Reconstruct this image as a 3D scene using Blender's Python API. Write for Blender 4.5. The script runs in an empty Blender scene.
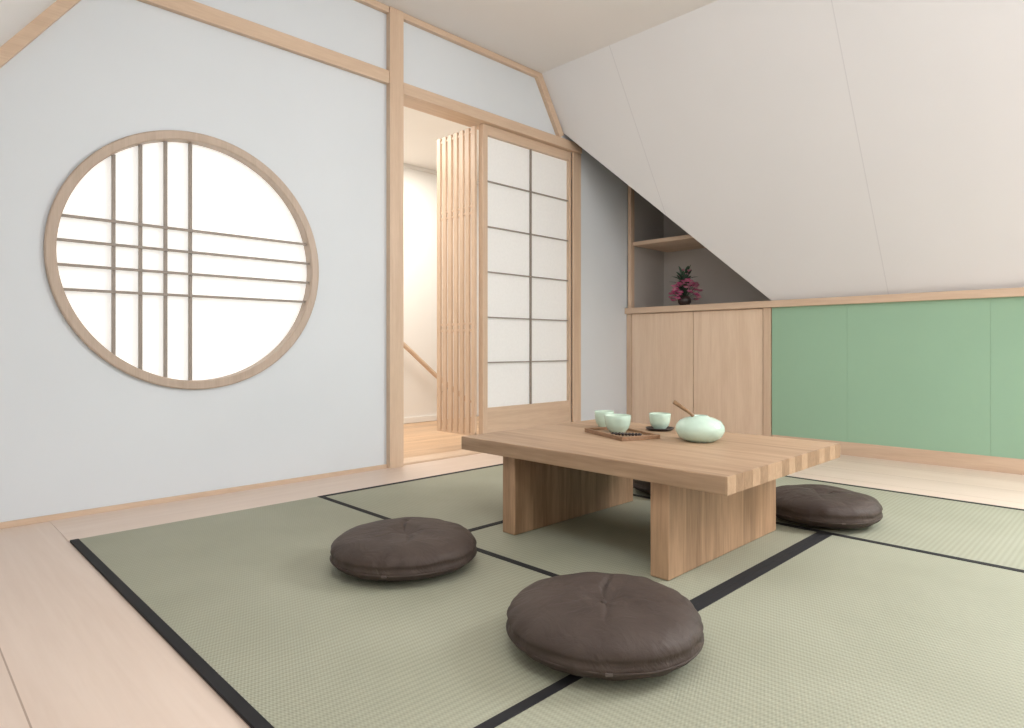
import bpy, bmesh, math, random
from mathutils import Vector, Matrix, noise
random.seed(4)
H=0.66
D=6.39*H            # back wall plane
CX=4.5*H            # camera distance to left wall
ZC=2.508            # flat ceiling
ZR=0.966            # rail top
XR=5.0              # right wall
YT=4.82*H           # slope/ceiling junction (back)
YA=5.15*H; ZA=3.31*H
YF=0.865; YK=-0.35; ZK=ZC-1.38*(YF-YK)

# ------------------------------------------------------------ materials
def new_mat(name):
    m=bpy.data.materials.new(name); m.use_nodes=True
    nt=m.node_tree; b=nt.nodes['Principled BSDF']
    return m,nt,b
def N(nt,t,**k):
    n=nt.nodes.new(t)
    for a,v in k.items(): setattr(n,a,v)
    return n
def ramp(nt,stops):
    r=N(nt,'ShaderNodeValToRGB'); e=r.color_ramp.elements
    while len(e)<len(stops): e.new(0.5)
    for i,(p,c) in enumerate(stops):
        e[i].position=p; e[i].color=(*c,1)
    return r
def paint(name,col,rough=0.6,var=0.03,bump=0.05,scale=6,seams=None):
    m,nt,b=new_mat(name)
    tc=N(nt,'ShaderNodeTexCoord'); no=N(nt,'ShaderNodeTexNoise')
    no.inputs['Scale'].default_value=scale; no.inputs['Detail'].default_value=6
    nt.links.new(tc.outputs['Object'],no.inputs['Vector'])
    r=ramp(nt,[(0.3,[c*(1-var) for c in col]),(0.7,[min(1,c*(1+var)) for c in col])])
    nt.links.new(no.outputs['Fac'],r.inputs['Fac'])
    out=r.outputs['Color']
    if seams:   # thin joints between boards: list of (axis, pitch, offset)
        sp=N(nt,'ShaderNodeSeparateXYZ'); nt.links.new(tc.outputs['Object'],sp.inputs[0])
        for ax,pitch,off in seams:
            a=N(nt,'ShaderNodeMath',operation='SUBTRACT'); a.inputs[1].default_value=off; nt.links.new(sp.outputs[ax],a.inputs[0])
            d=N(nt,'ShaderNodeMath',operation='DIVIDE'); d.inputs[1].default_value=pitch; nt.links.new(a.outputs[0],d.inputs[0])
            f=N(nt,'ShaderNodeMath',operation='FRACT'); nt.links.new(d.outputs[0],f.inputs[0])
            l=N(nt,'ShaderNodeMath',operation='LESS_THAN'); l.inputs[1].default_value=0.005/pitch; nt.links.new(f.outputs[0],l.inputs[0])
            mc=N(nt,'ShaderNodeMix',data_type='RGBA'); nt.links.new(l.outputs[0],mc.inputs['Factor']); nt.links.new(out,mc.inputs[6])
            mc.inputs[7].default_value=(col[0]*.88,col[1]*.88,col[2]*.89,1); out=mc.outputs[2]
    nt.links.new(out,b.inputs['Base Color'])
    n2=N(nt,'ShaderNodeTexNoise'); n2.inputs['Scale'].default_value=220; nt.links.new(tc.outputs['Object'],n2.inputs['Vector'])
    bp=N(nt,'ShaderNodeBump'); bp.inputs['Strength'].default_value=bump; bp.inputs['Distance'].default_value=0.001
    nt.links.new(n2.outputs['Fac'],bp.inputs['Height']); nt.links.new(bp.outputs['Normal'],b.inputs['Normal'])
    b.inputs['Roughness'].default_value=rough
    return m
def wood(name,c1,c2,axis='X',rough=0.45,gs=22,stretch=0.06,plank=None,pw=0.14,gap=False,bump=0.08,pv=(0.88,1.1)):
    """grain runs along axis; plank = axis across which boards are laid"""
    m,nt,b=new_mat(name)
    tc=N(nt,'ShaderNodeTexCoord'); mp=N(nt,'ShaderNodeMapping')
    s=[1,1,1]; s['XYZ'.index(axis)]=stretch
    mp.inputs['Scale'].default_value=s
    src=tc.outputs['Object']
    if plank:
        sp=N(nt,'ShaderNodeSeparateXYZ'); nt.links.new(src,sp.inputs[0])
        dv=N(nt,'ShaderNodeMath',operation='DIVIDE'); dv.inputs[1].default_value=pw
        nt.links.new(sp.outputs[plank],dv.inputs[0])
        fl=N(nt,'ShaderNodeMath',operation='FLOOR'); nt.links.new(dv.outputs[0],fl.inputs[0])
        wn=N(nt,'ShaderNodeTexWhiteNoise',noise_dimensions='1D'); nt.links.new(fl.outputs[0],wn.inputs['W'])
        ad=N(nt,'ShaderNodeVectorMath',operation='MULTIPLY_ADD')
        nt.links.new(wn.outputs['Color'],ad.inputs[0]); ad.inputs[1].default_value=(7,7,7); nt.links.new(src,ad.inputs[2])
        src=ad.outputs[0]
    nt.links.new(src,mp.inputs['Vector'])
    n1=N(nt,'ShaderNodeTexNoise'); n1.inputs['Scale'].default_value=gs; n1.inputs['Detail'].default_value=8; n1.inputs['Distortion'].default_value=1.2
    nt.links.new(mp.outputs[0],n1.inputs['Vector'])
    n2=N(nt,'ShaderNodeTexNoise'); n2.inputs['Scale'].default_value=gs*9; n2.inputs['Detail'].default_value=4
    nt.links.new(mp.outputs[0],n2.inputs['Vector'])
    mx=N(nt,'ShaderNodeMath',operation='MULTIPLY_ADD'); mx.inputs[1].default_value=0.35
    nt.links.new(n2.outputs['Fac'],mx.inputs[0]); 
    ml=N(nt,'ShaderNodeMath',operation='MULTIPLY'); ml.inputs[1].default_value=0.65; nt.links.new(n1.outputs['Fac'],ml.inputs[0])
    nt.links.new(ml.outputs[0],mx.inputs[2])
    r=ramp(nt,[(0.36,c2),(0.60,c1)]); nt.links.new(mx.outputs[0],r.inputs['Fac'])
    out=r.outputs['Color']
    if plank:
        hs=N(nt,'ShaderNodeHueSaturation')
        mr=N(nt,'ShaderNodeMapRange'); mr.inputs['To Min'].default_value=pv[0]; mr.inputs['To Max'].default_value=pv[1]
        nt.links.new(wn.outputs['Value'],mr.inputs['Value']); nt.links.new(mr.outputs[0],hs.inputs['Value'])
        nt.links.new(out,hs.inputs['Color']); out=hs.outputs['Color']
        if gap:
            fr=N(nt,'ShaderNodeMath',operation='FRACT'); nt.links.new(dv.outputs[0],fr.inputs[0])
            lt=N(nt,'ShaderNodeMath',operation='LESS_THAN'); lt.inputs[1].default_value=0.012; nt.links.new(fr.outputs[0],lt.inputs[0])
            mc=N(nt,'ShaderNodeMix',data_type='RGBA'); nt.links.new(lt.outputs[0],mc.inputs['Factor'])
            nt.links.new(out,mc.inputs[6]); mc.inputs[7].default_value=(c2[0]*.6,c2[1]*.55,c2[2]*.5,1); out=mc.outputs[2]
    nt.links.new(out,b.inputs['Base Color'])
    bp=N(nt,'ShaderNodeBump'); bp.inputs['Strength'].default_value=bump; bp.inputs['Distance'].default_value=0.002
    nt.links.new(mx.outputs[0],bp.inputs['Height']); nt.links.new(bp.outputs['Normal'],b.inputs['Normal'])
    b.inputs['Roughness'].default_value=rough
    return m
def plain(name,col,rough=0.5,**k):
    m=paint(name,col,rough,0.06,0.03,30)
    b=m.node_tree.nodes['Principled BSDF']
    for a,v in k.items(): b.inputs[a.replace('_',' ')].default_value=v
    return m
LW1=(0.70,0.53,0.39); LW2=(0.62,0.45,0.32)
W_X=wood('pale_wood_x',LW1,LW2,'X'); W_Y=wood('pale_wood_y',LW1,LW2,'Y'); W_Z=wood('pale_wood_z',LW1,LW2,'Z')
RINGW=wood('window_ring_wood',(0.54,0.43,0.345),(0.46,0.36,0.28),'Z')
CABW=wood('cabinet_wood',(0.84,0.66,0.50),(0.75,0.565,0.41),'Z',gs=14)
FLX=wood('floor_wood',(0.76,0.625,0.53),(0.70,0.56,0.465),'X',rough=0.4,gs=8,plank='Y',pw=0.271,gap=True,pv=(.97,1.03))
FLY=wood('floor_wood_border',(0.76,0.625,0.53),(0.70,0.56,0.465),'Y',rough=0.4,gs=8)
HALLF=wood('hall_floor_wood',(0.66,0.44,0.27),(0.50,0.31,0.17),'Y',rough=0.35,gs=12,plank='X',pw=0.12,gap=True)
TBX=wood('table_oak_x',(0.47,0.315,0.20),(0.31,0.195,0.115),'X',rough=0.5,gs=11,plank='Y',pw=0.102,stretch=0.07,bump=0.12,pv=(.95,1.06))
TBZ=wood('table_oak_z',(0.47,0.295,0.175),(0.28,0.165,0.09),'Z',rough=0.5,gs=14,plank='Y',pw=0.09,stretch=0.07,bump=0.15)
TBE1=wood('table_endgrain_dark',(0.35,0.22,0.13),(0.26,0.155,0.085),'Z',gs=50,stretch=0.5)
TBE2=wood('table_endgrain_light',(0.48,0.32,0.20),(0.39,0.25,0.15),'Z',gs=50,stretch=0.5)
WALL=paint('wall_plaster_cool',(0.72,0.765,0.805),0.7,0.015,0.08,2)
WHITE=paint('ceiling_plaster_white',(0.83,0.81,0.80),0.7,0.012,0.08,2)
SLOPE=paint('slope_panel_white',(0.79,0.795,0.81),0.65,0.012,0.06,2,[('X',1.25,0.59)])
HALLW=paint('hall_plaster_white',(0.88,0.86,0.82),0.7,0.012,0.05,2)
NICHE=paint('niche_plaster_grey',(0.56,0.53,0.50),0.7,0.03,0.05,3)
GREEN=paint('green_board_paint',(0.32,0.52,0.37),0.55,0.03,0.05,1.5)
CELADON=plain('celadon_glaze',(0.55,0.71,0.60),0.18)
CELIN=plain('celadon_glaze_inside',(0.64,0.76,0.65),0.2)
DARKT=plain('dark_lacquer',(0.035,0.025,0.022),0.35)
TRAYW=wood('tray_wood',(0.36,0.21,0.12),(0.22,0.12,0.06),'X',gs=30)
BAMB=wood('bamboo_dark',(0.34,0.20,0.10),(0.2,0.11,0.05),'X',gs=30)
GREYM=plain('muntin_grey_brown',(0.32,0.275,0.235),0.5)
LEAF=plain('leaf_dark_green',(0.04,0.09,0.055),0.45)
PINK=plain('petal_magenta',(0.86,0.14,0.42),0.5)
PINK2=plain('petal_pale_pink',(0.92,0.48,0.62),0.5)
HERI=plain('tatami_border_black',(0.008,0.008,0.010),0.85)
METAL=plain('brushed_metal',(0.5,0.5,0.5),0.35,Metallic=1.0)
TAG=plain('cushion_label',(0.12,0.095,0.08),0.8)

def tatami_mat(name,axis):
    m,nt,b=new_mat(name)
    tc=N(nt,'ShaderNodeTexCoord'); sp=N(nt,'ShaderNodeSeparateXYZ'); nt.links.new(tc.outputs['Object'],sp.inputs[0])
    def sine(sock,freq):
        a=N(nt,'ShaderNodeMath',operation='MULTIPLY'); a.inputs[1].default_value=freq; nt.links.new(sp.outputs[sock],a.inputs[0])
        s=N(nt,'ShaderNodeMath',operation='SINE'); nt.links.new(a.outputs[0],s.inputs[0]); return s.outputs[0]
    other='Y' if axis=='X' else 'X'
    rib=sine(axis,2*math.pi/0.016)
    thr=sine(other,2*math.pi/0.007)
    mm=N(nt,'ShaderNodeMath',operation='MULTIPLY'); nt.links.new(rib,mm.inputs[0]); nt.links.new(thr,mm.inputs[1])
    ad=N(nt,'ShaderNodeMath',operation='MULTIPLY_ADD'); ad.inputs[1].default_value=0.7
    nt.links.new(rib,ad.inputs[0]); nt.links.new(mm.outputs[0],ad.inputs[2])
    no=N(nt,'ShaderNodeTexNoise'); no.inputs['Scale'].default_value=3; no.inputs['Detail'].default_value=8; nt.links.new(tc.outputs['Object'],no.inputs['Vector'])
    r0=ramp(nt,[(0.3,(0.325,0.33,0.245)),(0.7,(0.37,0.375,0.285))]); nt.links.new(no.outputs['Fac'],r0.inputs['Fac'])
    mr=N(nt,'ShaderNodeMapRange'); mr.inputs['From Min'].default_value=-1.5; mr.inputs['From Max'].default_value=1.5
    mr.inputs['To Min'].default_value=0.83; mr.inputs['To Max'].default_value=1.12; nt.links.new(ad.outputs[0],mr.inputs['Value'])
    vm=N(nt,'ShaderNodeVectorMath',operation='SCALE'); nt.links.new(r0.outputs['Color'],vm.inputs[0]); nt.links.new(mr.outputs[0],vm.inputs['Scale'])
    nt.links.new(vm.outputs[0],b.inputs['Base Color'])
    bp=N(nt,'ShaderNodeBump'); bp.inputs['Strength'].default_value=0.3; bp.inputs['Distance'].default_value=0.001
    nt.links.new(ad.outputs[0],bp.inputs['Height']); nt.links.new(bp.outputs['Normal'],b.inputs['Normal'])
    b.inputs['Roughness'].default_value=0.65
    return m
TAT_X=tatami_mat('tatami_weave_x','X'); TAT_Y=tatami_mat('tatami_weave_y','Y')

def cushion_mat():
    m,nt,b=new_mat('cushion_brown_fabric')
    tc=N(nt,'ShaderNodeTexCoord'); no=N(nt,'ShaderNodeTexNoise'); no.inputs['Scale'].default_value=9; no.inputs['Detail'].default_value=7
    nt.links.new(tc.outputs['Object'],no.inputs['Vector'])
    r=ramp(nt,[(0.3,(0.048,0.032,0.026)),(0.7,(0.066,0.047,0.038))]); nt.links.new(no.outputs['Fac'],r.inputs['Fac'])
    nt.links.new(r.outputs['Color'],b.inputs['Base Color'])
    n3=N(nt,'ShaderNodeTexNoise'); n3.inputs['Scale'].default_value=13; n3.inputs['Detail'].default_value=4; n3.inputs['Distortion'].default_value=2.0
    nt.links.new(tc.outputs['Object'],n3.inputs['Vector'])
    n4=N(nt,'ShaderNodeTexNoise'); n4.inputs['Scale'].default_value=420; nt.links.new(tc.outputs['Object'],n4.inputs['Vector'])
    bp=N(nt,'ShaderNodeBump'); bp.inputs['Strength'].default_value=0.42; bp.inputs['Distance'].default_value=0.012
    nt.links.new(n3.outputs['Fac'],bp.inputs['Height'])
    b2=N(nt,'ShaderNodeBump'); b2.inputs['Strength'].default_value=0.3; b2.inputs['Distance'].default_value=0.001
    nt.links.new(n4.outputs['Fac'],b2.inputs['Height']); nt.links.new(bp.outputs['Normal'],b2.inputs['Normal'])
    nt.links.new(b2.outputs['Normal'],b.inputs['Normal'])
    b.inputs['Roughness'].default_value=0.62
    b.inputs['Specular IOR Level'].default_value=0.35
    return m
CUSH=cushion_mat()
def paper(name,emit,col=(0.9,0.9,0.88)):
    m,nt,b=new_mat(name)
    tc=N(nt,'ShaderNodeTexCoord'); no=N(nt,'ShaderNodeTexNoise'); no.inputs['Scale'].default_value=60; no.inputs['Detail'].default_value=6
    nt.links.new(tc.outputs['Object'],no.inputs['Vector'])
    r=ramp(nt,[(0.3,[c*0.96 for c in col]),(0.7,col)]); nt.links.new(no.outputs['Fac'],r.inputs['Fac'])
    nt.links.new(r.outputs['Color'],b.inputs['Base Color']); b.inputs['Roughness'].default_value=0.8
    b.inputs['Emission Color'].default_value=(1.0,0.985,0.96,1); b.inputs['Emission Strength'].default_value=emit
    return m
PAPW=paper('glowing_shoji_paper',0.46); PAPD=paper('shoji_paper',0.10,(0.84,0.84,0.825))  # emission in both papers stands in for light coming through from behind
SKYG=paper('glowing_window_glass',1.5,(0.8,0.85,0.9))  # emissive pane, its glow stands in for daylight outside

# ------------------------------------------------------------ mesh helpers
class B:
    def __init__(s): s.bm=bmesh.new(); s.mats=[]
    def mi(s,m):
        if m not in s.mats: s.mats.append(m)
        return s.mats.index(m)
    def box(s,x0,x1,y0,y1,z0,z1,m,bev=0.0,M=None,taper=None):
        t=bmesh.new(); r=bmesh.ops.create_cube(t,size=1)
        for v in t.verts:
            v.co=Vector(((x0+x1)/2+v.co.x*(x1-x0),(y0+y1)/2+v.co.y*(y1-y0),(z0+z1)/2+v.co.z*(z1-z0)))
        if bev>0: bmesh.ops.bevel(t,geom=t.edges[:],offset=bev,segments=2,affect='EDGES',profile=0.6)
        s.add(t,m,M)
    def add(s,t,m,M=None,smooth=False):
        i=s.mi(m)
        if M: bmesh.ops.transform(t,matrix=M,verts=t.verts)
        for f in t.faces: f.material_index=i; f.smooth=smooth
        me=bpy.data.meshes.new('tmp'); t.to_mesh(me); t.free(); s.bm.from_mesh(me); bpy.data.meshes.remove(me)
    def poly(s,pts,m,th=None):
        """flat polygon, optional extrude vector"""
        t=bmesh.new(); vs=[t.verts.new(p) for p in pts]; f=t.faces.new(vs)
        if th is not None:
            r=bmesh.ops.extrude_face_region(t,geom=[f])
            for v in r['geom']:
                if isinstance(v,bmesh.types.BMVert): v.co+=Vector(th)
        bmesh.ops.recalc_face_normals(t,faces=t.faces)
        s.add(t,m)
    def lathe(s,prof,m,loc=(0,0,0),seg=40,M=None,smooth=True):
        t=bmesh.new(); rings=[]
        for r,z in prof:
            if r<1e-5: rings.append([t.verts.new((0,0,z))])
            else: rings.append([t.verts.new((r*math.cos(2*math.pi*k/seg),r*math.sin(2*math.pi*k/seg),z)) for k in range(seg)])
        for a,b in zip(rings,rings[1:]):
            for k in range(seg):
                k2=(k+1)%seg
                if len(a)==1 and len(b)==1: continue
                if len(a)==1: t.faces.new((a[0],b[k],b[k2]))
                elif len(b)==1: t.faces.new((a[k],a[k2],b[0]))
                else: t.faces.new((a[k],a[k2],b[k2],b[k]))
        bmesh.ops.recalc_face_normals(t,faces=t.faces)
        MM=Matrix.Translation(loc)
        if M: MM=MM@M
        s.add(t,m,MM,smooth)
    def tube(s,pts,rad,m,seg=10):
        t=bmesh.new(); rings=[]
        pts=[Vector(p) for p in pts]
        for i,p in enumerate(pts):
            d=(pts[min(i+1,len(pts)-1)]-pts[max(i-1,0)]).normalized()
            up=Vector((0,0,1)) if abs(d.z)<0.95 else Vector((1,0,0))
            a=d.cross(up).normalized(); b=d.cross(a)
            r=rad[i] if isinstance(rad,(list,tuple)) else rad
            rings.append([t.verts.new(p+a*math.cos(2*math.pi*k/seg)*r+b*math.sin(2*math.pi*k/seg)*r) for k in range(seg)])
        for a,b in zip(rings,rings[1:]):
            for k in range(seg): t.faces.new((a[k],a[(k+1)%seg],b[(k+1)%seg],b[k]))
        t.faces.new(rings[0]); t.faces.new(rings[-1])
        bmesh.ops.recalc_face_normals(t,faces=t.faces)
        s.add(t,m,None,True)
    def make(s,name,loc=(0,0,0)):
        me=bpy.data.meshes.new(name)
        for v in s.bm.verts: v.co-=Vector(loc)
        s.bm.to_mesh(me); s.bm.free()
        for m in s.mats: me.materials.append(m)
        o=bpy.data.objects.new(name,me); o.location=loc
        bpy.context.scene.collection.objects.link(o)
        return o

# ------------------------------------------------------------ room shell
# floor
b=B(); b.box(-0.02,XR+0.1,YK-0.1,D+0.6,-0.1,0,FLX); b.make('floor',(0,0.185,0))
b=B(); b.box(0.0,0.3745,0.456,D,0,0.002,FLY); b.make('floor_border_board')
b=B(); b.box(-1.75,-0.02,1.2,5.4,-0.1,-0.002,HALLF); b.make('floor_hall')

# left wall with round window and doorway
DY0=3.13*H; DY1=5.35*H; DZ=3.12*H
WC=(1.515*H,1.567*H); WR=0.848*H
b=B(); b.poly([(0,YK-0.1,0),(0,D+0.6,0),(0,D+0.6,2.62),(0,0.8,2.62),(0,YK-0.1,ZK+0.05)],WALL,(-0.12,0,0))
wl=b.make('wall_left')
c=B(); c.box(-0.3,0.3,DY0,DY1,-0.2,DZ,WALL)
t=bmesh.new(); bmesh.ops.create_cone(t,cap_ends=True,segments=128,radius1=WR-0.02,radius2=WR-0.02,depth=0.6)
c.add(t,WALL,Matrix.Translation((0,WC[0],WC[1]))@Matrix.Rotation(math.pi/2,4,'Y'))
cut=c.make('cutter')
md=wl.modifiers.new('b','BOOLEAN'); md.object=cut; md.operation='DIFFERENCE'; md.solver='EXACT'
dg=bpy.context.evaluated_depsgraph_get()
me=bpy.data.meshes.new_from_object(wl.evaluated_get(dg)); wl.modifiers.clear(); wl.data=me
bpy.data.objects.remove(cut)

# ceilings
b=B(); b.box(-0.1,XR+0.1,YF-0.02,YT+0.02,ZC,ZC+0.08,WHITE); b.make('ceiling')
# back slope (with cut away corner over the alcove and a roof window on the right)
def SY(z): return D-(z-ZR)*(D-YT)/(ZC-ZR)
nb=Vector((0,ZC-ZR,D-YT)).normalized()*0.03
WX0,WX1=3.2,4.15; WZ0,WZ1=1.3,2.25
b=B()
b.poly([(0,YA,ZA),(1.744*H,D,ZR),(WX0,D,ZR),(WX0,YT,ZC),(0,YT,ZC)],SLOPE,nb)
b.poly([(WX0,D,ZR),(WX1,D,ZR),(WX1,SY(WZ0),WZ0),(WX0,SY(WZ0),WZ0)],SLOPE,nb)
b.poly([(WX0,SY(WZ1),WZ1),(WX1,SY(WZ1),WZ1),(WX1,YT,ZC),(WX0,YT,ZC)],SLOPE,nb)
b.poly([(WX1,D,ZR),(XR+0.05,D,ZR),(XR+0.05,YT,ZC),(WX1,YT,ZC)],SLOPE,nb)
b.make('ceiling_slope_back')
def slope_window(name,x0,x1,pA,pB,outward):
    """roof window in a sloped plane; pA,pB = (y,z) of lower and upper sill"""
    b=B(); A=Vector((0,pA[0],pA[1])); C=Vector((0,pB[0],pB[1])); L=(C-A).length
    u=(C-A).normalized(); n=Vector(outward).normalized(); x=Vector((1,0,0))
    M=Matrix((( x.x,u.x,n.x,x0),(x.y,u.y,n.y,A.y),(x.z,u.z,n.z,A.z),(0,0,0,1)))
    w=x1-x0
    for a in [(0,w,0,.05),(0,w,L-.05,L),(0,.05,.05,L-.05),(w-.05,w,.05,L-.05)]:
        b.box(a[0],a[1],a[2],a[3],-0.01,0.12,W_X,0.003,M)
    b.box(.05,w-.05,.05,L-.05,0.09,0.1,SKYG,0,M)
    return b.make(name)
slope_window('window_2',WX0,WX1,(SY(WZ0),WZ0),(SY(WZ1),WZ1),nb)
# front slope (behind / above the camera)
def SF(z): return YF-(ZC-z)/1.38
nf=Vector((0,-1.38,1)).normalized()*0.03
b=B(); FX0,FX1,FZ0,FZ1=1.5,3.3,1.75,2.35
b.poly([(-.05,YF,ZC),(FX0,YF,ZC),(FX0,YK,ZK),(-.05,YK,ZK)],WHITE,nf)
b.poly([(FX0,YF,ZC),(FX1,YF,ZC),(FX1,SF(FZ1),FZ1),(FX0,SF(FZ1),FZ1)],WHITE,nf)
b.poly([(FX0,SF(FZ0),FZ0),(FX1,SF(FZ0),FZ0),(FX1,YK,ZK),(FX0,YK,ZK)],WHITE,nf)
b.poly([(FX1,YF,ZC),(XR+.05,YF,ZC),(XR+.05,YK,ZK),(FX1,YK,ZK)],WHITE,nf)
b.make('ceiling_slope_front')
slope_window('fill_window_front',FX0,FX1,(SF(FZ0),FZ0),(SF(FZ1),FZ1),nf)  # unseen roof window, added as a source of soft fill
b=B(); b.box(-.05,XR+.1,YK-.1,YK,0,ZK+.03,WHITE); b.make('wall_front')
# right wall, with an unseen window added to carry fill light
RY0,RY1,RZ0,RZ1=0.7,2.9,0.75,2.1
b=B()
b.box(XR,XR+.1,YK-.1,RY0,0,2.62,WHITE); b.box(XR,XR+.1,RY1,D+.6,0,2.62,WHITE)
b.box(XR,XR+.1,RY0,RY1,0,RZ0,WHITE); b.box(XR,XR+.1,RY0,RY1,RZ1,2.62,WHITE)
b.make('wall_right')
b=B()
for a in [(RY0,RY1,RZ0,RZ0+.05),(RY0,RY1,RZ1-.05,RZ1),(RY0,RY0+.05,RZ0+.05,RZ1-.05),(RY1-.05,RY1,RZ0+.05,RZ1-.05),(1.78,1.82,RZ0+.05,RZ1-.05)]:
    b.box(XR-.01,XR+.1,a[0],a[1],a[2],a[3],W_Y,0.003)
b.box(XR+.06,XR+.07,RY0+.05,RY1-.05,RZ0+.05,RZ1-.05,SKYG); b.make('fill_window_right')

# back wall: green board, skirting, rail
CW=1.744*H
b=B(); b.box(CW+.052,XR,D,D+0.1,0,ZR,WHITE); b.make('wall_back')
b=B(); 
xs=[CW+0.005,1.62,2.33,3.3,XR]
for a,c2 in zip(xs,xs[1:]): b.box(a+0.0003,c2-0.0003,D-0.012,D-0.0005,0.08,ZR-0.045,GREEN,0.0006)
b.make('green_wall_panel')
b=B(); b.box(CW+.005,XR,D-0.018,D-0.0005,0.0,0.08,W_X,0.002); b.make('baseboard_back')
b=B(); b.box(0.0,XR,D-0.045,D+0.001,ZR-0.045,ZR,W_X,0.003); b.make('trim_rail')

# alcove (niche) behind
NY=D+0.50
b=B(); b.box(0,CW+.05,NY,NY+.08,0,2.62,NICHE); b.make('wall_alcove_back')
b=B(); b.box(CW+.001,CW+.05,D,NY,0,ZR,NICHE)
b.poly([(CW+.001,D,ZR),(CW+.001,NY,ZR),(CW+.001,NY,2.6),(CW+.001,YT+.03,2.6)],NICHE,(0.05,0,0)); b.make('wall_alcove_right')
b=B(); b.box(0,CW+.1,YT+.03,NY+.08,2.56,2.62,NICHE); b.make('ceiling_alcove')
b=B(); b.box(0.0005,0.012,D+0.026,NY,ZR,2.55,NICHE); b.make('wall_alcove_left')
# cabinet
b=B()
b.box(0.045,CW-0.05,D+0.01,NY-.005,0.05,ZR-0.045,CABW)
b.box(0.045,CW-0.05,D+0.03,NY-.01,0.0,0.05,W_X)
mid=0.580
b.box(0.048,mid-0.0025,D-0.012,D+0.008,0.03,ZR-0.05,CABW,0.0015)
b.box(mid+0.0025,CW-0.055,D-0.012,D+0.008,0.03,ZR-0.05,CABW,0.0015)
b.box(mid-.003,mid+.003,D+.002,D+.0099,0.03,ZR-.05,DARKT)  # dark strip put in as the shade inside the door gap
b.box(CW-0.05,CW,D-0.02,D+0.03,0.0,ZR-0.046,W_Z,0.002)
b.box(0.014,CW-0.003,D+0.002,NY-.005,ZR-0.045,ZR-0.001,W_X,0.002)
b.make('built_in_cabinet')
b=B(); b.box(0.013,0.045,D-0.02,D+0.025,ZR+.0005,1.935,W_Z,0.002)
b.box(0.001,0.0445,D-0.02,D+0.008,0.0,ZR-.046,W_Z,0.002); b.make('trim_alcove_post')
b=B(); b.box(0.047,0.85,D,NY-0.002,1.455,1.485,W_X,0.002); b.make('alcove_shelf')

# ------------------------------------------------------------ trims on the left wall
b=B(); b.box(0.0005,0.03,YK,2.98*H,3.165*H,3.27*H,W_Y,0.003); b.make('trim_beam_left')
b=B(); b.box(-0.12,0.03,3.12*H,5.35*H+.08,3.12*H-.002,3.215*H,W_Y,0.003); b.make('trim_door_header')
b=B(); b.box(-0.12,0.035,2.98*H,3.115*H,0,ZC-0.001,W_Z,0.003); b.make('trim_post_left')
b=B(); b.box(-0.12,0.015,5.35*H,5.48*H,0,3.12*H-.003,W_Z,0.003); b.make('trim_post_right')
b=B(); b.box(0.0005,0.03,YF-.02,2.98*H-.001,ZC-0.035,ZC-0.001,W_Y,0.003)
b.box(0.0005,0.03,3.116*H+.002,YT+.015,ZC-0.035,ZC-0.001,W_Y,0.003); b.make('trim_ceiling_left')
# sloping trims following the roof line
def slope_trim(name,p,q,w,inward):
    b=B(); p=Vector(p);q=Vector(q); n=Vector(inward).normalized()*w
    b.poly([p,q,q+n,p+n],W_Y,(0.03,0,0)); b.make(name)
slope_trim('trim_slope_right',(0.0005,YT+.0,ZC-.002),(0.0005,YA+0.012,ZA-0.04),0.05,(0,-(ZC-ZR),-(D-YT)))
slope_trim('trim_slope_left',(0.0005,YF,ZC-.001),(0.0005,YK+.02,ZK+.03),0.042,(0,1.38,-1))
b=B(); b.box(0.0005,0.012,YK,2.98*H-.001,0,0.022,W_Y,0.001)
b.box(0.0005,0.012,5.48*H+.001,D-.021,0,0.022,W_Y,0.001); b.make('baseboard_left')
b=B(); b.box(-0.13,0.012,DY0+.002,DY1-.001,0.0,0.012,W_Y,0.002); b.make('door_sill')

# ------------------------------------------------------------ round window
b=B()
prof=[(WR-0.038,-0.10),(WR-0.038,0.016),(WR-0.034,0.020),(WR-0.005,0.020),(WR,0.016),(WR,0.0005),(WR-0.021,0.0005),(WR-0.021,-0.10),(WR-0.038,-0.10)]
RM=Matrix.Rotation(math.pi/2,4,'Y')
b.lathe(prof,RINGW,(0,WC[0],WC[1]),128,RM,False)
ri=WR-0.039
for y in (1.024,1.172,1.317,1.468):
    dy=y*H-WC[0]; hh=math.sqrt(ri*ri-dy*dy)
    b.box(-0.03,-0.014,y*H-0.006,y*H+0.006,WC[1]-hh,WC[1]+hh,GREYM)
for z in (1.77,1.627,1.482,1.338):
    dz=z*H-WC[1]; hh=math.sqrt(ri*ri-dz*dz)
    b.box(-0.014,-0.004,WC[0]-hh,WC[0]+hh,z*H-0.0055,z*H+0.0055,GREYM)
t=bmesh.new(); bmesh.ops.create_cone(t,cap_ends=True,segments=96,radius1=WR-0.03,radius2=WR-0.03,depth=0.004)
b.add(t,PAPW,Matrix.Translation((-0.04,WC[0],WC[1]))@RM)
b.make('window_1',(0,WC[0],WC[1]))

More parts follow.
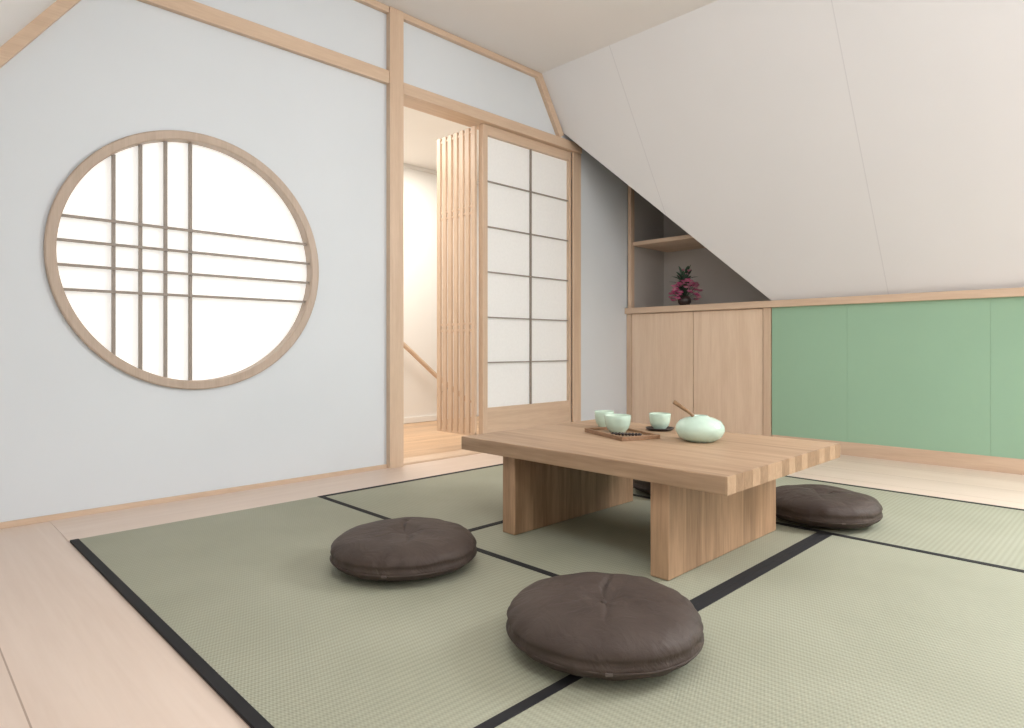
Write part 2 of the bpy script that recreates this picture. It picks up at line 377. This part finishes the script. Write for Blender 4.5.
# ------------------------------------------------------------ shoji sliding door
b=B(); y0=4.06*H; y1=DY1-.001; xa,xb=-0.045,-0.005
zb=0.014; z0=0.418*H; z1=3.02*H; zt=DZ-.004
b.box(xa,xb,y0,y0+.04,zb,zt,W_Z,0.002); b.box(xa,xb,y1-.02,y1,zb,zt,W_Z,0.002)
b.box(xa,xb,y0+.04,y1-.02,z1,zt,W_Y,0.002); b.box(xa,xb,y0+.04,y1-.02,zb,z0,W_Y,0.002)
ym=(y0+.04+y1-.02)/2
b.box(xa+.016,xb-.008,ym+.008,ym+.015,z0,z1,GREYM)
for k in range(1,6):
    z=z0+(z1-z0)*k/6; b.box(xa+.018,xb-.009,y0+.04,y1-.02,z-.0035,z+.0035,GREYM)
b.box(xa+.01,xa+.014,y0+.035,y1-.015,z0-.005,z1+.005,PAPD)
b.make('door_1',(0,y0,0))

# slatted screen in the hallway, perpendicular to the wall
b=B(); yy=4.03*H; X0,X1=-0.66*H,-0.05
zs0,zs1=0.10,3.10*H
n=7
for k in range(n):
    x=X1-0.018-(X1-X0-0.036)*k/(n-1)
    b.box(x-.018,x+.018,yy-.008,yy+.008,zs0,zs1,W_Z,0.002)
for z in (0.10,0.76,0.80,1.50,1.54,zs1-.035): b.box(X0+.001,X1-.001,yy-.004,yy+.006,z,z+.014,W_X,0.001)
b.box(X1-.036,X1,yy-.0075,yy+.0075,0,0.12,W_Z)
b.make('slatted_wood_screen',(0,yy,0))

# hallway shell
HX=-2.45*H; HZ=2.24
b=B(); b.box(HX-.1,HX,1.2,5.4,0,HZ,HALLW); b.make('wall_hall_far')
b=B(); b.box(HX-.1,-.12,1.1,1.2,0,HZ,HALLW); b.make('wall_hall_front')
b=B(); b.box(HX-.1,-.12,5.4,5.5,0,HZ,HALLW); b.make('wall_hall_back')
b=B(); b.box(HX-.1,-.12,1.1,5.5,HZ,HZ+.06,HALLW); b.make('ceiling_hall')
b=B(); b.box(HX+.0005,HX+.012,1.2,5.4,0,0.05,HALLW,0.002); b.make('baseboard_hall')
b=B(); b.box(HX+.0005,HX+.012,1.2,5.4,HZ-.03,HZ-.001,HALLW,0.002); b.make('trim_hall')
b=B(); b.tube([(HX+.08,4.2*H,1.45*H),(HX+.08,4.6*H,1.17*H),(HX+.08,4.9*H,0.94*H),(HX+.08,5.3*H,0.62*H),(HX+.08,5.9*H,0.15*H+.05)],0.02,W_Y,12)
for yz in ((4.5,1.24),(5.5,0.46)):
    b.tube([(HX+.001,yz[0]*H,yz[1]*H-.05),(HX+.05,yz[0]*H,yz[1]*H-.05),(HX+.08,yz[0]*H,yz[1]*H-.01)],0.007,METAL,8)
b.make('stair_handrail',(HX,4.8*H,0.7))

# ------------------------------------------------------------ tatami 4.5 mat pinwheel
tx=[0.376,1.25,2.14,3.07]; ty=[0.457,1.386,2.36,3.278]; TH=0.006; BW=0.025
def tatami(x0,x1,y0,y1,axis,edges):
    b=B(); m=TAT_X if axis=='X' else TAT_Y
    g=0.0008
    b.box(x0+g,x1-g,y0+g,y1-g,0,TH,m,0.001)
    for e in edges:
        w=BW
        if e=='y0': q=(x0+g,x1-g,y0+g-.0003,y0+w)
        if e=='y1': q=(x0+g,x1-g,y1-w,y1-g+.0003)
        if e=='x0': q=(x0+g-.0003,x0+w,y0+g,y1-g)
        if e=='x1': q=(x1-w,x1-g+.0003,y0+g,y1-g)
        b.box(*q,0.0,TH+.0012,HERI,0.0005)
    return b.make('tatami_mat',((x0+x1)/2,(y0+y1)/2,0))
tatami(tx[0],tx[2],ty[0],ty[1],'X',['y0','y1'])
tatami(tx[0],tx[1],ty[1],ty[3],'Y',['x0','x1'])
tatami(tx[1],tx[2],ty[1],ty[2],'Y',['x1'])
tatami(tx[2],tx[3],ty[0],ty[2],'Y',['x0','x1'])
tatami(tx[1],tx[3],ty[2],ty[3],'X',['y0','y1'])

# ------------------------------------------------------------ low table
T0=TH
b=B(); X0,X1,Y0,Y1=1.150,2.196,1.531,2.343; zt=0.330; zb=0.282
b.box(X0,X1-.0045,Y0,Y1,zb,zt,TBX,0.003)
nseg=17; w=(Y1-Y0)/nseg
pat=[0,1,1,0,1,0,0,1,0,1,0,1,1,0,1,0,1]
for k in range(nseg):
    ya=Y0+w*k; 
    b.box(X1-.006,X1,ya+.0002,ya+w-.0002,zb+.0004,zt-.0002,TBE1 if pat[k] else TBE2,0.0005)
for xa in (1.335,1.944):
    b.box(xa,xa+.060,1.566,2.275,T0+.001,zb+.001,TBZ,0.003)
b.box(1.395,1.944,1.90,1.95,0.215,zb+.001,TBX,0.002)
b.make('low_wooden_table',(1.68,1.93,0))

# ------------------------------------------------------------ cushions
def cushion(x,y,rot,seed,R=0.215,hh=0.105):
    t=bmesh.new(); NA=160; NP=60; rings=[]; rnd=random.Random(seed)
    creases=[(0.0,1.2),(2.2,0.3),(3.3,0.9),(4.6,0.3),(1.1,0.2)]
    for j in range(NP+1):
        ph=math.pi*j/NP
        cr=abs(math.sin(ph))**0.52; cz=math.copysign(abs(math.cos(ph))**0.78,math.cos(ph))
        ring=[]
        if j in(0,NP):
            z=hh*0.5*(1+cz)
            if j==0: z-=0.018
            rings.append([t.verts.new((0,0,z))]); continue
        for k in range(NA):
            a=2*math.pi*k/NA
            r=R*cr*(1+0.010*math.sin(3*a+seed)); z=hh*0.5*(1+cz)
            rr=cr
            if cz>0:
                z-=0.018*math.exp(-(rr/0.13)**2)
                z+=0.003*(1-rr**2)
                for c,s_ in creases:
                    d=(a-c-0.25*math.sin(rr*3+seed)+math.pi)%(2*math.pi)-math.pi
                    dist=abs(d)*max(rr,0.05)*R
                    z-=0.007*s_*math.exp(-(dist/0.006)**2)*min(1,max(0,(0.72-rr))*4)
                nn=noise.noise(Vector((math.cos(a)*rr*2.6+seed,math.sin(a)*rr*2.6,seed*1.7)))
                z+=0.007*nn*(1-rr*0.3)
            # puckers near the seams
            pk=0.0012*math.sin(22*a+4*math.sin(2*a+seed))*math.exp(-((rr-0.92)/0.12)**2)
            pk+=0.0035*noise.noise(Vector((math.cos(a)*5+seed,math.sin(a)*5,z*30)))*(1 if rr>.6 else rr/.6)
            if 0.08<ph<3.0: r+=pk
            # seam groove at equator
            eq=math.exp(-((ph-math.pi/2)/0.07)**2); r-=0.004*eq
            z=max(z,0.0)
            ring.append(t.verts.new((r*math.cos(a),r*math.sin(a),z)))
        rings.append(ring)
    for a,b2 in zip(rings,rings[1:]):
        for k in range(NA):
            k2=(k+1)%NA
            if len(a)==1: t.faces.new((a[0],b2[k],b2[k2]))
            elif len(b2)==1: t.faces.new((a[k],b2[0],a[k2]))
            else: t.faces.new((a[k],b2[k],b2[k2],a[k2]))
    bmesh.ops.recalc_face_normals(t,faces=t.faces)
    b=B(); b.add(t,CUSH,None,True)
    # piping at the side seam
    zz=hh*0.5-0.014
    pts=[((R*0.992)*(1+0.010*math.sin(3*a+seed))*math.cos(a),(R*0.992)*(1+0.010*math.sin(3*a+seed))*math.sin(a),zz) for a in [2*math.pi*k/96 for k in range(97)]]
    b.tube(pts,0.0025,CUSH,6)
    # little woven label on the side seam
    ang=math.radians(-50)-rot
    M=Matrix.Rotation(ang,4,'Z')
    b.box(R*0.97,R*1.012,-.007,.007,zz-.003,zz+.003,TAG,0.001,M)
    # pinch in the middle
    b.lathe([(0,hh-0.012),(0.006,hh-0.013),(0.009,hh-0.018),(0.005,hh-0.024),(0,hh-.025)],CUSH,seg=16)
    o=b.make('round_floor_cushion'); o.location=(x,y,TH+0.001); o.rotation_euler=(0,0,rot); return o
cushion(1.368,1.126,2.4,1.3,R=.216,hh=.102); cushion(2.108,1.133,2.35,2.9,R=.212,hh=.108); cushion(2.062,2.54,0.4,5.1,R=0.205); cushion(1.42,2.57,0.6,7.7)

# ------------------------------------------------------------ tea set
TZ=0.330
b=B(); M=Matrix.Translation((1.550,1.972,TZ+.0004))@Matrix.Rotation(math.radians(-22),4,'Z')
L,Wd=0.27,0.16
b.box(-L/2,L/2,-Wd/2,Wd/2,0,0.006,TRAYW,0.001,M)
for q in [(-L/2,L/2,-Wd/2,-Wd/2+.008),(-L/2,L/2,Wd/2-.008,Wd/2),(-L/2,-L/2+.008,-Wd/2+.008,Wd/2-.008),(L/2-.008,L/2,-Wd/2+.008,Wd/2-.008)]:
    b.box(*q,0.006,0.015,TRAYW,0.0015,M)
b.make('tea_tray')
def cup(name,x,y,z,r,h,inner=True):
    b=B()
    b.lathe([(0,0.004),(r*.52,0.004),(r*.54,0),(r*.60,0),(r*.62,h*.07),(r*.80,h*.2),(r*.93,h*.45),(r*.98,h*.75),(r,h*.98),(r*.985,h),(r*.95,h*.985)],CELADON,seg=48)
    b.lathe([(r*.95,h*.985),(r*.93,h*.75),(r*.87,h*.42),(r*.7,h*.2),(r*.3,h*.12),(0,h*.12)],CELIN,seg=48)
    o=b.make(name); o.location=(x,y,z); return o
cup('tea_cup',1.515,2.000,TZ+.0068,0.050,0.064)
cup('tea_cup',1.345,2.140,TZ+.0004,0.040,0.064)
b=B(); b.lathe([(0,0),(0.044,0),(0.052,0.005),(0.056,0.010),(0.053,0.0105),(0.043,0.006),(0,0.006)],DARKT,seg=40); o=b.make('saucer'); o.location=(1.570,2.205,TZ+.0004)
cup('tea_cup',1.570,2.205,TZ+.0066,0.042,0.060)
# celadon pot with wooden handle
b=B(); R=0.084
b.lathe([(0,0),(R*.55,0),(R*.6,0.003),(R*.86,0.014),(R,0.038),(R*.97,0.054),(R*.84,0.070),(R*.6,0.080),(R*.38,0.085),(R*.30,0.090),(R*.24,0.089),(R*.26,0.080),(R*.5,0.070),(R*.7,.04),(0,.01)],CELADON,seg=56)
b.tube([(0.015,0.0,0.045),(-0.02,-0.03,0.098),(-0.06,-0.073,0.138)],[0.005,0.006,0.0075],BAMB,12)
o=b.make('teapot'); o.location=(1.831,2.05,TZ+.0004)
# beaded rest lying on tray
b=B(); 
for k in range(9):
    t=bmesh.new(); bmesh.ops.create_uvsphere(t,u_segments=14,v_segments=8,radius=0.0062)
    b.add(t,DARKT,Matrix.Translation((-.048+.012*k,0,0.0062)),True)
b.tube([(-.056,0,.0062),(.056,0,.0062)],0.002,DARKT,8)
o=b.make('beaded_tea_rest'); o.location=(1.600,1.935,TZ+.0066); o.rotation_euler=(0,0,math.radians(30))

# ------------------------------------------------------------ flower arrangement
b=B(); rnd=random.Random(3)
b.lathe([(0,0),(0.03,0),(0.034,0.005),(0.048,0.03),(0.05,0.05),(0.038,0.07),(0.03,0.078),(0.027,0.074),(0.033,0.06),(0,0.05)],DARKT,seg=32)
def leaf(p,d,L,Wd,mat):
    t=bmesh.new(); d=Vector(d).normalized(); s=d.cross(Vector((0,0,1))); s=(s if s.length>.1 else Vector((1,0,0))).normalized()
    prev=None; p=Vector(p); n=7
    for i in range(n+1):
        f=i/n; c=p+d*L*f-Vector((0,0,1))*L*0.25*f*f; w=Wd*math.sin(math.pi*min(f*.95+.05,1))**.8
        a=t.verts.new(c+s*w+Vector((0,0,w*.3))); m_=t.verts.new(c); e=t.verts.new(c-s*w+Vector((0,0,w*.3)))
        if prev: t.faces.new((prev[0],prev[1],m_,a)); t.faces.new((prev[1],prev[2],e,m_))
        prev=(a,m_,e)
    b.add(t,mat,None,True)
for k in range(38):
    a=rnd.uniform(0,6.28); el=rnd.uniform(0.5,3.5)
    leaf((0.01*math.cos(a),0.01*math.sin(a),rnd.uniform(.05,.22)),(math.cos(a),math.sin(a),el),rnd.uniform(.09,.15),rnd.uniform(.010,.018),LEAF)
for k in range(60):
    a=rnd.uniform(0,6.28); rr=rnd.uniform(.04,.120); z=rnd.uniform(.035,.19) if k<54 else rnd.uniform(.2,.29)
    if z>.19: rr*=.4
    c=Vector((rr*math.cos(a),rr*math.sin(a),z))
    b.tube([(0,0,.06),(c.x*.5,c.y*.5,(z+.06)/2),c],0.0012,LEAF,5)
    for j in range(9):
        aa=j*2.4; 
        leaf(c,(math.cos(aa),math.sin(aa),0.3+0.12*j),0.032,0.013,PINK if rnd.random()<.5 else PINK2)
o=b.make('flower_arrangement'); o.location=(0.455,D+0.08,ZR)

# ------------------------------------------------------------ lights
def area(name,loc,direction,sx,sy,power,col=(1,1,1)):
    l=bpy.data.lights.new(name,'AREA'); l.shape='RECTANGLE'; l.size=sx; l.size_y=sy; l.energy=power; l.color=col
    o=bpy.data.objects.new(name,l); o.location=loc
    o.rotation_euler=Vector(direction).to_track_quat('-Z','Y').to_euler(); bpy.context.scene.collection.objects.link(o); return o
zc=(WZ0+WZ1)/2
area('window_light_roof_back',Vector(((WX0+WX1)/2,SY(zc),zc))+nb.normalized()*0.06,-nb,0.84,1.0,76,(0.95,0.975,1))
zc=(FZ0+FZ1)/2
area('fill_light_roof_front',Vector(((FX0+FX1)/2,SF(zc),zc))+nf.normalized()*0.06,-nf,1.65,.62,11,(0.90,0.96,1))  # added fill lamp behind the camera
area('fill_light_right',(XR+.04,(RY0+RY1)/2,(RZ0+RZ1)/2),(-1,0,0),2.05,1.2,11,(0.92,0.97,1))  # added fill lamp, out of view on the right
area('hall_ceiling_light',(-0.9,2.6,HZ-.03),(0,0,-1),0.7,1.6,40,(1,0.95,0.88))

w=bpy.data.worlds.new('World'); bpy.context.scene.world=w; w.use_nodes=True
w.node_tree.nodes['Background'].inputs[0].default_value=(0.85,0.92,1,1); w.node_tree.nodes['Background'].inputs[1].default_value=0.6

# ------------------------------------------------------------ camera
cam=bpy.data.cameras.new('camera'); co=bpy.data.objects.new('camera',cam); bpy.context.scene.collection.objects.link(co)
cam.sensor_width=36; cam.lens=36*641/1024; cam.shift_y=-17/1024; cam.clip_start=0.02
co.location=(CX,0,H); co.rotation_euler=(math.pi/2,0,math.radians(45.4))
bpy.context.scene.camera=co
bpy.context.scene.view_settings.view_transform='Standard'
